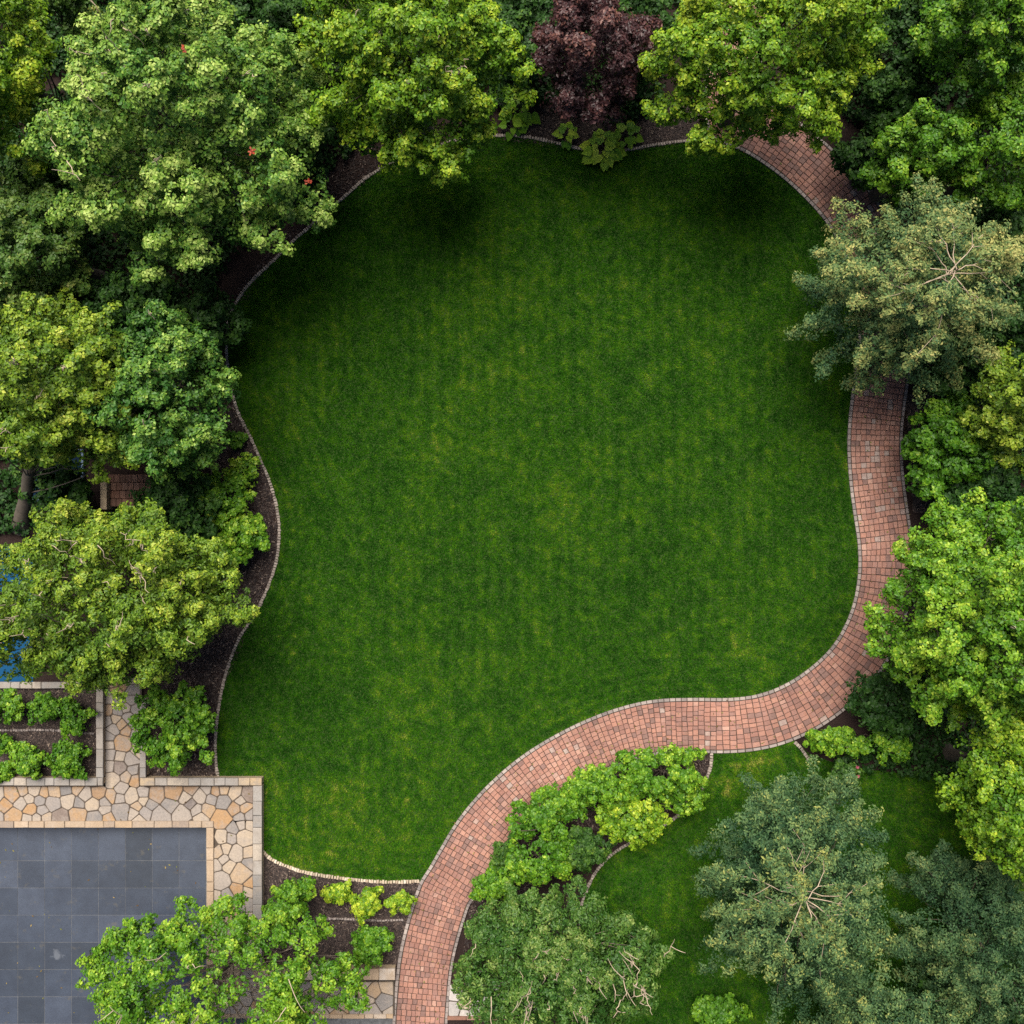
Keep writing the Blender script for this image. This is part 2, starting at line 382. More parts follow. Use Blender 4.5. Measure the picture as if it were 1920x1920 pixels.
def grass(poly, n, seed):
    r = np.random.default_rng(seed); pa = np.array(poly)
    lo, hi = np.maximum(pa.min(0), -60), np.minimum(pa.max(0), 2040)
    q = lo + r.random((n, 2)) * (hi - lo); q = q[inside(q, poly)]
    d = dist_poly(q, poly); q = q[d > .3]; d = d[d > .3]; n = len(q)
    x, y = q[:, 0], q[:, 1]
    # turf tone: broad patches, dry flecks, mowing bands and rings round the edge
    wx = x + 14 * (vnoise(x, y, 33, 51) - .5) + 7 * (vnoise(x, y, 12, 53) - .5); wy = y + 14 * (vnoise(x, y, 31, 52) - .5) + 7 * (vnoise(x, y, 13, 54) - .5)
    def rn(ang, sx, sy, sd):       # rotated noise, so that no grid shows
        c_, s_ = math.cos(ang), math.sin(ang); return vnoise((wx * c_ - wy * s_) / sx, (wx * s_ + wy * c_) / sy, 1.0, sd) - .5
    t = 0.30 + .16 * rn(.6, 190, 170, 1) + .13 * rn(1.1, 64, 52, 2) + .13 * rn(.3, 30, 34, 13) + .32 * rn(.85, 13, 18, 3) + .30 * rn(.4, 7, 9, 4) + .22 * rn(1.3, 4.5, 5, 14)
    wob = 9 * (vnoise(x, y, 160, 5) - .5)
    band = np.sin((x + wob) * 2 * np.pi / 27.0) * np.clip(rn(.2, 60, 150, 6) + .6, 0, 1.2)
    ringw = np.clip(1.3 - d / 130, 0, 1)
    ring = np.sin((d + wob * .3) * 2 * np.pi / 19.0) * np.clip(rn(.9, 90, 90, 7) + .6, 0, 1.2)
    t += 0.08 * band * (1 - ringw) + 0.085 * ring * ringw
    fl = vnoise(x, y, 11, 8) * vnoise(x, y, 70, 9)
    t += 0.4 * np.clip(fl - .45, 0, 1)
    for cu, cv, rad, a in ((1090, 960, 90, .14), (640, 1600, 110, .12), (500, 1480, 50, .14), (870, 900, 160, .06), (1000, 600, 200, .03), (1420, 1440, 50, .25), (1360, 1470, 30, .25)):
        t += a * np.exp(-((x - cu) ** 2 + (y - cv) ** 2) / rad ** 2) * (0.3 + 1.4 * vnoise(x, y, 9, 11))
    t += r.normal(0, .10, n)
    k = 1 / PPM
    base = np.stack([(x - 960) * k, (960 - y) * k, np.full(n, .018)], 1)
    az = r.random(n) * 2 * np.pi; lean = r.uniform(.02, .075, n); hgt = r.uniform(.035, .075, n)
    w = r.uniform(.009, .017, n)
    dirv = np.stack([np.cos(az), np.sin(az)], 1); sd_ = np.stack([-dirv[:, 1], dirv[:, 0]], 1)
    V = np.zeros((n, 3, 3))
    V[:, 0, :2] = base[:, :2] + sd_ * w[:, None]; V[:, 1, :2] = base[:, :2] - sd_ * w[:, None]
    V[:, 2, :2] = base[:, :2] + dirv * lean[:, None]
    V[:, :2, 2] = .018; V[:, 2, 2] = .018 + hgt
    F = np.arange(n * 3).reshape(n, 3)
    o = link('grass', mesh_np('grass', V.reshape(-1, 3), F, np.clip(t, 0, 1)), M['grass'])
    return tag(o, 'short mown green grass of the lawn', 'grass', kind='stuff')
g1 = grass(LAWN, 900000, 21); g1['label'] = 'short mown green grass with faint mowing bands inside the curved path'
g2 = grass(LAWN2, 330000, 22); g2['label'] = 'dark shaded grass between the brick path and the blue green trees'

# ------------------------------------------------------------------ brick path and kerb
def quad_w(c): return [P(u, v)[:2] for u, v in c]
def path():
    mb = MB(); jb = MB(); kb = MB()
    ncol = 10; e0 = 7.0 / PATH_W; e1 = 1 - 6.0 / PATH_W
    N = len(pin); wob = np.cumsum(np.random.default_rng(3).normal(0, .35, (N, 2)), 0) * .0
    rr = random.Random(5)
    def at(i, f, jit=0.0):
        a = pin[i]; b = pout[i]
        return a + (b - a) * f
    jo = [[rr.uniform(-.010, .010) for _ in range(ncol + 1)] for _ in range(N)]
    rows = [[rr.uniform(-1.5, 1.5) for _ in range(4)] for _ in range(N)]
    tn = np.gradient(pin, axis=0); tn /= np.linalg.norm(tn, axis=1)[:, None]
    def rowp(i, f):      # slightly wavy cross joint
        w = np.interp(f, [0, .33, .66, 1], rows[i])
        return at(i, f) + tn[i] * w
    for i in range(N - 1):
        shift = rr.uniform(-.28, .28) / ncol
        cuts = [e0] + [e0 + (e1 - e0) * (k / ncol) + shift * .55 + rr.uniform(-.012, .012) for k in range(1, ncol)] + [e1]
        base = .45 + .22 * math.sin(i * .11) * math.sin(i * .037 + 1)
        for k in range(ncol):
            f0, f1 = cuts[k] + .0034, cuts[k + 1] - .0034
            g = .042
            a, b = rowp(i, f0), rowp(i, f1); c, d = rowp(i + 1, f1), rowp(i + 1, f0)
            q = [a + (d - a) * g, b + (c - b) * g, b + (c - b) * (1 - g), a + (d - a) * (1 - g)]
            q = [p + np.array([rr.uniform(-.35, .35), rr.uniform(-.35, .35)]) for p in q]
            t = min(1, max(0, base + rr.gauss(0, .20)))
            if rr.random() < .012: t = 1.0
            if rr.random() < .05: t = 0.03
            qq = quad_w(q)
            mb.slab(qq, .01, .060 + rr.uniform(-.004, .004), t, .010, .02)
        jb.face([(*P(*at(i, -.0))[:2], .040), (*P(*at(i, 1))[:2], .040), (*P(*at(i + 1, 1))[:2], .040), (*P(*at(i + 1, 0))[:2], .040)], rr.random())
        for f0, f1 in ((0.0, e0 - .012), (e1 + .010, 1.0)):
            a, b, c, d = at(i, f0), at(i, f1), at(i + 1, f1), at(i + 1, f0)
            q = [a + (d - a) * .05, b + (c - b) * .05, b + (c - b) * .95, a + (d - a) * .95]
            kb.slab(quad_w(q), .0, .078 + rr.uniform(-.005, .005), min(1, max(0, rr.gauss(.5, .22))), .010, .03)
    o = mb.build('brick_path', M['brick']); tag(o, kind='structure')
    o = jb.build('path_bed', M['joint']); tag(o, kind='structure')
    o = kb.build('path_kerb', M['kerb']); tag(o, kind='structure')
path()

# ------------------------------------------------------------------ stone edgings of the beds
def edging(pts, mat, label, width=5.5, step=5.2, ztop=.075, jitter=.6, seed=1):
    c = catmull(pts, step); n2 = normals2(c); rr = random.Random(seed); mb = MB()
    for i in range(len(c) - 1):
        w0 = width * rr.uniform(.42, .58)
        a, b, cc, d = c[i] - n2[i] * w0, c[i] + n2[i] * w0, c[i + 1] + n2[i + 1] * w0, c[i + 1] - n2[i + 1] * w0
        q = [a + (d - a) * .07, b + (cc - b) * .07, b + (cc - b) * .93, a + (d - a) * .93]
        q = [p + np.array([rr.uniform(-jitter, jitter), rr.uniform(-jitter, jitter)]) for p in q]
        pts4 = quad_w(q)
        ar = sum(pts4[k][0] * pts4[(k + 1) % 4][1] - pts4[(k + 1) % 4][0] * pts4[k][1] for k in range(4))
        if ar < 0: pts4 = pts4[::-1]
        mb.slab(pts4, -.02, ztop + rr.uniform(-.012, .012), min(1, max(0, rr.gauss(.5, .25))), .014, .08)
    return tag(mb.build('lawn_edging', M[mat]), label, 'edging')
edging(LAWN_LEFT, 'edging', 'long grey stone edging winding between the lawn and the tree beds', seed=1)
edging(LAWN_BOTTOM, 'cream', 'cream stone edging along the bottom end of the lawn by the shrubs', 6.0, 5.0, .085, .7, 2)
edging(BED_EDGE, 'edging', 'brownish stone edging between the shrub row and the shaded lower lawn', seed=3)
edging([(-30, 1369), (20, 1369), (70, 1368), (120, 1370), (150, 1373), (178, 1375)], 'kerb', 'thin pale stone row across the dark planting bed beside the paved walk', 4.2, 5.0, .06, .8, 4)
edging([(600, 1722), (640, 1722), (700, 1725), (757, 1724)], 'kerb', 'thin pale stone row below three yellow green shrubs near the brick path', 4.0, 5.0, .06, .7, 5)
edging([(1489, 1391), (1499, 1400), (1508, 1412), (1516, 1424)], 'edging', 'short stub of stone edging meeting the outer bend of the path', 6.0, 5.2, .07, .5, 6)

# ------------------------------------------------------------------ flagstone terrace, low walls and slate court
def clip(poly, n, c):
    out = []
    for i in range(len(poly)):
        a, b = poly[i], poly[(i + 1) % len(poly)]
        da, db = n[0] * a[0] + n[1] * a[1] - c, n[0] * b[0] + n[1] * b[1] - c
        if da <= 0: out.append(a)
        if da * db < 0:
            t = da / (da - db); out.append((a[0] + (b[0] - a[0]) * t, a[1] + (b[1] - a[1]) * t))
    return out
def flagstones(rects, z, mat, seed, rmin=13, rmax=38, joint=.75):
    rr = random.Random(seed)
    ins = lambda p: any(x0 <= p[0] <= x1 and y0 <= p[1] <= y1 for x0, y0, x1, y1 in rects)
    seeds = []; tries = 0
    while tries < 26000:
        tries += 1; x0, y0, x1, y1 = rr.choices(rects, [(a[2] - a[0]) * (a[3] - a[1]) for a in rects])[0]
        p = (rr.uniform(x0 + 5, x1 - 5), rr.uniform(y0 + 5, y1 - 5)); rad = rr.uniform(rmin, rmax) if tries < 5000 else rmin
        if all((p[0] - q[0]) ** 2 + (p[1] - q[1]) ** 2 > ((rad + q[2]) / 2 * 1.0) ** 2 for q in seeds): seeds.append((p[0], p[1], rad))
    ghosts = []
    for s in seeds:
        for x0, y0, x1, y1 in rects:
            if not (x0 <= s[0] <= x1 and y0 <= s[1] <= y1): continue
            for g in ((2 * x0 - s[0], s[1]), (2 * x1 - s[0], s[1]), (s[0], 2 * y0 - s[1]), (s[0], 2 * y1 - s[1])):
                if not ins(g) and math.hypot(g[0] - s[0], g[1] - s[1]) < 90: ghosts.append((g[0], g[1], s[2]))
    allp = seeds + ghosts; mb = MB(); jb = MB()
    for s in seeds:
        poly = [(s[0] - 60, s[1] - 60), (s[0] + 60, s[1] - 60), (s[0] + 60, s[1] + 60), (s[0] - 60, s[1] + 60)]
        for q in allp:
            if q is s: continue
            dx, dy = q[0] - s[0], q[1] - s[1]; d = math.hypot(dx, dy)
            if d > 130 or d < 1e-6: continue
            n = (dx / d, dy / d); f = .5 + .22 * (s[2] - q[2]) / (s[2] + q[2])
            poly = clip(poly, n, n[0] * s[0] + n[1] * s[1] + d * f - joint)
            if len(poly) < 3: break
        if len(poly) < 3: continue
        # round the corners a little
        rp = []
        for i in range(len(poly)):
            a, b = poly[i], poly[(i + 1) % len(poly)]; l = math.hypot(b[0] - a[0], b[1] - a[1])
            if l < .6: continue
            k = min(.25, 1.6 / l)
            rp.append((a[0] + (b[0] - a[0]) * k, a[1] + (b[1] - a[1]) * k)); rp.append((b[0] + (a[0] - b[0]) * k, b[1] + (a[1] - b[1]) * k))
        if len(rp) < 3: continue
        w = [P(u + rr.uniform(-.5, .5), v + rr.uniform(-.5, .5), z)[:2] for u, v in rp]
        mb.slab(w[::-1], z - .05, z + .02 + rr.uniform(-.004, .006), rr.random(), .014, .015)
    for x0, y0, x1, y1 in rects:
        jb.face([P(x0 - 2, y1 + 2, z), P(x1 + 2, y1 + 2, z), P(x1 + 2, y0 - 2, z), P(x0 - 2, y0 - 2, z)], rr.random())
    o = mb.build('flagstone_walk', M[mat]); tag(o, kind='structure')
    o = jb.build('walk_bed', M['joint_pale']); tag(o, kind='structure')
ZF = 0.12
flagstones([(-70, 1474, 475, 1541), (398, 1541, 475, 1840), (196, 1270, 264, 1474), (398, 1840, 738, 1903)], ZF, 'flag', 11)
flagstones([(841, 1846, 1010, 1906)], .05, 'flag_pale', 12, 14, 30)

def low_wall(label, runs, ztop, mat, zbase, cap=.09, seed=1, side='rubble', lmin=16, lmax=42):
    """runs: rectangles (x0,y0,x1,y1) in photo pixels measured on the wall's top face"""
    rr = random.Random(seed); x0, y0, x1, y1 = runs[0]
    e = empty('stone_wall', (*P((x0 + x1) / 2, (y0 + y1) / 2, ztop)[:2], zbase), label, 'low wall')
    ox, oy, oz = e.location
    cb = MB(); wb = MB()
    for x0, y0, x1, y1 in runs:
        horiz = (x1 - x0) > (y1 - y0); a, b = (x0, x1) if horiz else (y0, y1); s = a
        while s < b - .5:
            l = min(rr.uniform(lmin, lmax), b - s)
            if b - s - l < lmin * .5: l = b - s
            i0, i1 = s + .35, s + l - .35
            r = (i0, y0, i1, y1) if horiz else (x0, i0, x1, i1)
            j = lambda: rr.uniform(-.35, .35)
            q = [(r[0] + j(), r[3] + j()), (r[2] + j(), r[3] + j()), (r[2] + j(), r[1] + j()), (r[0] + j(), r[1] + j())]
            w = [P(u, v, ztop)[:2] for u, v in q]; w = [(p[0] - ox, p[1] - oy) for p in w]
            cb.slab(w, ztop - cap - oz, ztop + rr.uniform(-.006, .006) - oz, min(1, max(0, rr.gauss(.5, .28))), .014, .01)
            s += l
        ins = 1.6
        q = [(x0 + ins, y1 - ins), (x1 - ins, y1 - ins), (x1 - ins, y0 + ins), (x0 + ins, y0 + ins)]
        w = [P(u, v, ztop)[:2] for u, v in q]; w = [(p[0] - ox, p[1] - oy) for p in w]
        wb.slab(w, zbase - oz - .02, ztop - cap + .004 - oz, rr.random(), .004)
    cb.build('coping', M[mat], e); wb.build('wall_body', M[side], e)
    return e
low_wall('grey L shaped stone wall enclosing the planting bed of small shrubs left of the walk', [(-70, 1459, 193, 1473), (180, 1290, 193, 1458.4)], .42, 'coping', 0, seed=1)
low_wall('grey and tan stone wall turning the corner between the lawn and the flagstone walk', [(262, 1310, 273, 1458.4), (262, 1459, 491, 1473), (474, 1473.6, 491, 1816.4)], .42, 'coping', 0, seed=2)
low_wall('low tan coped wall edging the sunk slate court', [(-70, 1540, 400, 1552), (387, 1552.6, 400, 1905)], .20, 'coping_tan', -.45, seed=3)
low_wall('short cream coped wall running from the bright green tree to the path', [(474, 1817, 741, 1838)], .42, 'coping_tan', 0, seed=4, lmin=30, lmax=55)
low_wall('thin tan coping strip under the flagstones at the bottom picture edge', [(400.6, 1902, 737, 1910)], .17, 'coping_tan', -.45, seed=5)
low_wall('thin dark stone strip beneath the pale flags right of the path', [(838, 1906, 1010, 1913)], .11, 'rust_brick', 0, seed=6)
low_wall('grey stone rim along the blue pool beside the planting bed', [(-70, 1279, 152, 1291)], .16, 'coping', -.02, seed=7)

def court():
    mb = MB(); jb = MB(); rr = random.Random(4); z = -.45; p = 50.4
    ys = [1536, 1614] + [1614 + 51 * k for k in range(1, 9)]
    for j in range(len(ys) - 1):
        for i in range(-4, 16):
            x1 = 386 - i * p; x0 = x1 - p
            if i < 0: x0, x1 = 386 + (-i - 1) * p, 386 + (-i) * p
            if i < 0 and ys[j] < 1860: continue
            if x0 > 760: continue
            g = .24
            q = [(x0 + g, ys[j + 1] - g), (x1 - g, ys[j + 1] - g), (x1 - g, ys[j] + g), (x0 + g, ys[j] + g)]
            mb.slab([P(u, v, z)[:2] for u, v in q], z - .05, z + rr.uniform(-.003, .003), min(1, max(0, rr.gauss(.5, .26))), .006, .002)
    for r in ((-3000, 1500, 420, 3000), (420, 1880, 770, 3000)):
        jb.face([P(r[0], r[3], z - .006), P(r[2], r[3], z - .006), P(r[2], r[1], z - .006), P(r[0], r[1], z - .006)], .5)
    o = mb.build('slate_court', M['slate']); tag(o, kind='structure')
    o = jb.build('court_bed', M['slate_joint']); tag(o, kind='structure')
court()

# pool and dark basin glimpsed under the trees on the left
mb = MB(); mb.face([P(-3000, 1300, -.25), P(68, 1300, -.25), P(68, 1010, -.25), P(-3000, 1010, -.25)])
tag(mb.build('pool_water', M['water']), kind='structure')
def basin():
    e = empty('garden_basin', P(98, 895, 0), 'dark water basin with a pale blue rim under the trees at left', 'basin')
    ox, oy = e.location[:2]; rb = MB()
    for x0, y0, x1, y1 in ((48, 936, 155, 940), (152, 846, 156, 935.6), (48, 842, 156, 845.6), (46, 842, 50, 935.6)):
        w = [P(u, v, .14)[:2] for u, v in ((x0, y1), (x1, y1), (x1, y0), (x0, y0))]
        rb.slab([(p[0] - ox, p[1] - oy) for p in w], -.02, .14, .5, .01)
    rb.build('rim', M['blue_rim'], e)
    wb = MB(); wb.face([tuple(np.array(P(u, v, .06)) - np.array((ox, oy, 0))) for u, v in ((49, 938), (154, 938), (154, 844), (49, 844))])
    wb.build('water', M['water_dark'], e)
basin()
def brick_pier():
    e = empty('brick_wall', P(240, 925, 0), 'short rust brown brick wall half hidden under the trees at left', 'low wall')
    ox, oy = e.location[:2]; rr = random.Random(9)
    b1 = MB(); b2 = MB()
    for k in range(8):
        for r in range(4):
            x0 = 203 + k * 11 + (r % 2) * 4; y0 = 890 + r * 15
            w = [P(u, v, .55)[:2] for u, v in ((x0, y0 + 14.2), (x0 + 10.4, y0 + 14.2), (x0 + 10.4, y0), (x0, y0))]
            b1.slab([(p[0] - ox, p[1] - oy) for p in w], -.02, .55 + rr.uniform(-.006, .006), rr.random(), .01)
    w = [P(u, v, .8)[:2] for u, v in ((188, 955), (200, 955), (200, 900), (188, 900))]
    b2.slab([(p[0] - ox, p[1] - oy) for p in w], -.02, .8, .8, .015)
    b1.build('brickwork', M['rust_brick'], e); b2.build('post', M['rubble'], e)
brick_pier()
def slab_block():
    mb = MB(); w = [P(u, v, .28)[:2] for u, v in ((915, 1899), (946, 1899), (946, 1884), (926, 1882))]
    o0 = P(930, 1891, 0); mb.slab([(p[0] - o0[0], p[1] - o0[1]) for p in w], 0, .28, .9, .02)
    o = mb.build('slate_block', M['slate']); o.location = (o0[0], o0[1], .02)
    tag(o, 'blue grey slate block on the pale flags below the olive tree', 'stone block')
slab_block()

# bark chips lying on the visible beds
def chips():
    r = np.random.default_rng(31); zones = [([(640, 290), (760, 260), (740, 300), (620, 395), (500, 500), (420, 640), (370, 640), (560, 400)], 5000),
        ([(330, 760), (440, 760), (515, 930), (522, 1040), (480, 1150), (412, 1310), (404, 1455), (280, 1455), (280, 1300), (380, 1150), (400, 900)], 16000),
        ([(0, 1292), (180, 1292), (180, 1456), (0, 1456)], 8000), ([(494, 1600), (540, 1628), (640, 1650), (785, 1656), (742, 1810), (500, 1815)], 14000),
        ([(940, 262), (1040, 275), (1140, 290), (1290, 268), (1320, 200), (940, 200)], 6000), ([(1330, 1412), (1325, 1450), (1250, 1530), (1110, 1620), (900, 1700), (860, 1840), (880, 1700), (960, 1580), (1100, 1460), (1240, 1415)], 14000),
        ([(1698, 740), (1760, 740), (1760, 960), (1712, 960)], 4000), ([(1600, 290), (1660, 290), (1660, 400), (1640, 380)], 1500)]
    C = []
    for poly, n in zones:
        a = np.array(poly, float); q = a.min(0) + r.random((n * 2, 2)) * (a.max(0) - a.min(0)); q = q[inside(q, poly)]; C.append(q)
    q = np.vstack(C); n = len(q); az = r.random(n) * np.pi * 2; l = r.uniform(.015, .055, n); w = r.uniform(.006, .016, n)
    d = np.stack([np.cos(az), np.sin(az), r.uniform(-.5, .5, n)], 1); s = np.stack([-np.sin(az), np.cos(az), r.uniform(-.4, .4, n)], 1)
    c = np.stack([(q[:, 0] - 960) / PPM, (960 - q[:, 1]) / PPM, r.uniform(.012, .035, n)], 1)
    V = np.stack([c - d * l[:, None] - s * w[:, None], c + d * l[:, None] - s * w[:, None], c + d * l[:, None] + s * w[:, None], c - d * l[:, None] + s * w[:, None]], 1)
    o = link('bark_chips', mesh_np('bark_chips', V.reshape(-1, 3), np.arange(n * 4).reshape(n, 4), r.random(n) ** 1.5), M['chip'])
    tag(o, 'dark brown bark chips strewn over the planting beds', 'mulch', kind='stuff')
chips()

def fallen_leaves():
    r = np.random.default_rng(91); n = 520
    i = r.integers(5, len(pin) - 5, n); f = r.beta(.7, .7, n); q = pin[i] + (pout[i] - pin[i]) * f[:, None] + r.normal(0, 3, (n, 2))
    m = 90; q2 = np.stack([r.uniform(0, 480, m), r.uniform(1475, 1900, m)], 1); z2 = np.where((q2[:, 0] < 386) & (q2[:, 1] > 1552), -.44, .15)
    u = np.concatenate([q, q2]); z = np.concatenate([np.full(n, .072), z2])
    pos = np.stack([(u[:, 0] - 960) * (H - z) / H / PPM, (960 - u[:, 1]) * (H - z) / H / PPM, z], 1)
    az = r.random(len(u)) * 6.28; L = r.uniform(.02, .05, len(u))
    d = np.stack([np.cos(az), np.sin(az), r.uniform(-.1, .2, len(u))], 1) * L[:, None]; s_ = np.stack([-np.sin(az), np.cos(az), r.uniform(0, .3, len(u))], 1) * (L * .5)[:, None]
    V = np.stack([pos - d, pos + s_, pos + d, pos - s_], 1).reshape(-1, 3); V[:, 2] = np.maximum(V[:, 2], np.repeat(z, 4))
    o = link('fallen_leaves', mesh_np('fallen_leaves', V, np.arange(len(V)).reshape(-1, 4), r.random(len(u))), M['litter'])
    tag(o, 'small dry leaves and bits fallen on the path and paving', 'fallen leaves', kind='stuff')
fallen_leaves()

# ------------------------------------------------------------------ foliage
def unit(a): return a / np.maximum(np.linalg.norm(a, axis=-1, keepdims=True), 1e-9)

def leaves_mesh(name, pos, nrm, rad, n_leaf, size, aspect, tuft_t, r, flat=.6, spread=1.0, tj=.16):
    """clusters of small folded leaves; pos (T,3) cluster centres, nrm (T,3) facing, rad (T,) radius"""
    T = len(pos); k = n_leaf
    cen = np.repeat(pos, k, 0); nn = np.repeat(nrm, k, 0); rr_ = np.repeat(rad, k)
    d = unit(r.normal(size=(T * k, 3)) * .8 + nn * .9)
    p = cen + d * (rr_ * r.uniform(.45, 1.05, T * k))[:, None] * np.array([spread, spread, flat])
    ln = unit(nn * .35 + d * .75 + np.array([0, 0, .25]) + r.normal(size=d.shape) * .30)     # leaf normal
    ax = unit(d + r.normal(size=d.shape) * .5); ax = unit(ax - ln * (ax * ln).sum(1)[:, None])
    s = np.cross(ax, ln); L = size * r.uniform(.65, 1.25, T * k); Wd = L * aspect * .5
    fold = (L * .10)[:, None] * ln
    V = np.stack([p - ax * (L * .5)[:, None], p + s * Wd[:, None] + fold - ax * (L * .06)[:, None],
                  p + ax * (L * .5)[:, None] - ln * (L * .08)[:, None], p - s * Wd[:, None] + fold - ax * (L * .06)[:, None]], 1).reshape(-1, 3)
    b = np.arange(T * k)[:, None] * 4
    F = np.concatenate([b + np.array([[0, 1, 2]]), b + np.array([[0, 2, 3]])], 1).reshape(-1, 3)
    t = np.clip(np.repeat(tuft_t, k) + r.normal(0, tj, T * k), 0, 1)
    return mesh_np(name, V, F, np.repeat(t, 2))

def bez(a, b, c, n=6):
    a, b, c = np.array(a), np.array(b), np.array(c); t = np.linspace(0, 1, n)[:, None]
    return (1 - t) ** 2 * a + 2 * t * (1 - t) * b + t * t * c

def dome_tufts(r, R, zc, rz, nL, lobe, nT, low=-.4, depth=.34, bough=1.25, axw=.62, axu=.6, slen=1.0):
    """clumps grouped into boughs over an uneven dome, each clump a cloud of leaf rosettes"""
    i = np.arange(nL * 2); g = math.pi * (3 - math.sqrt(5)); z = 1 - 2 * (i + .5) / (nL * 2); rad = np.sqrt(1 - z * z)
    D = np.stack([np.cos(i * g) * rad, np.sin(i * g) * rad, z], 1); D = unit(D + r.normal(size=D.shape) * (.9 / math.sqrt(nL)))
    D = D[D[:, 2] > low]
    sc = np.array([R[0], R[1], rz])
    nb = max(5, int(2.4 * math.pi * R[0] * R[1] / (bough * bough * 1.5)))
    B = unit(r.normal(size=(nb * 6, 3))); B = B[B[:, 2] > low - .1]
    keep = [0]
    for k in range(1, len(B)):
        if np.linalg.norm((B[k] - B[keep]) * sc, axis=1).min() > bough * 1.05: keep.append(k)
    B = B[keep]; bl = r.uniform(.84, 1.14, len(B))
    dist = np.linalg.norm((D[:, None, :] - B[None]) * sc, axis=2); j = dist.argmin(1); dm = dist.min(1) / bough
    f = np.clip(1 - dm, 0, 1)
    rr_ = (1 - depth + depth * np.sqrt(f)) * bl[j] + r.normal(0, .035, len(D))
    ok = (r.random(len(D)) < .35 + 1.3 * f)
    D, rr_, j, f = D[ok], rr_[ok], j[ok], f[ok]
    LP = D * rr_[:, None] * sc; LP[:, 2] += zc
    n = len(D); lr = lobe * r.uniform(.65, 1.25, n)
    # every clump is a spray: a pointed, upturned shoot set round with rosettes
    out = unit(D * np.array([1, 1, .6]) + 1e-6); A = unit(out * axw + np.array([0, 0, axu]) + r.normal(size=D.shape) * .26)
    t = (np.arange(nT) + r.random((n, nT))) / nT
    Ls = lr * r.uniform(1.3, 2.1, n) * slen
    q = r.normal(size=(n, nT, 3)); q = unit(q - A[:, None, :] * (q * A[:, None, :]).sum(2, keepdims=True))
    rad2 = (lr * .78 / slen ** .6)[:, None] * (1 - t * .96) ** .75 * r.uniform(.55, 1.1, (n, nT))
    TP = LP[:, None, :] + A[:, None, :] * ((t - .45) * Ls[:, None])[:, :, None] + q * rad2[:, :, None]
    TN = unit(q * (.75 * (1 - t))[:, :, None] + A[:, None, :] * (.35 + .5 * t)[:, :, None] + np.array([0, 0, .35]))
    bt = r.normal(0, .07, len(B))
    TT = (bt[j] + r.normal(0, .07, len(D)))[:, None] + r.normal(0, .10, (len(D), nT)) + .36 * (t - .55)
    return LP, lr, TP.reshape(-1, 3).copy(), TN.reshape(-1, 3), TT.ravel(), TP

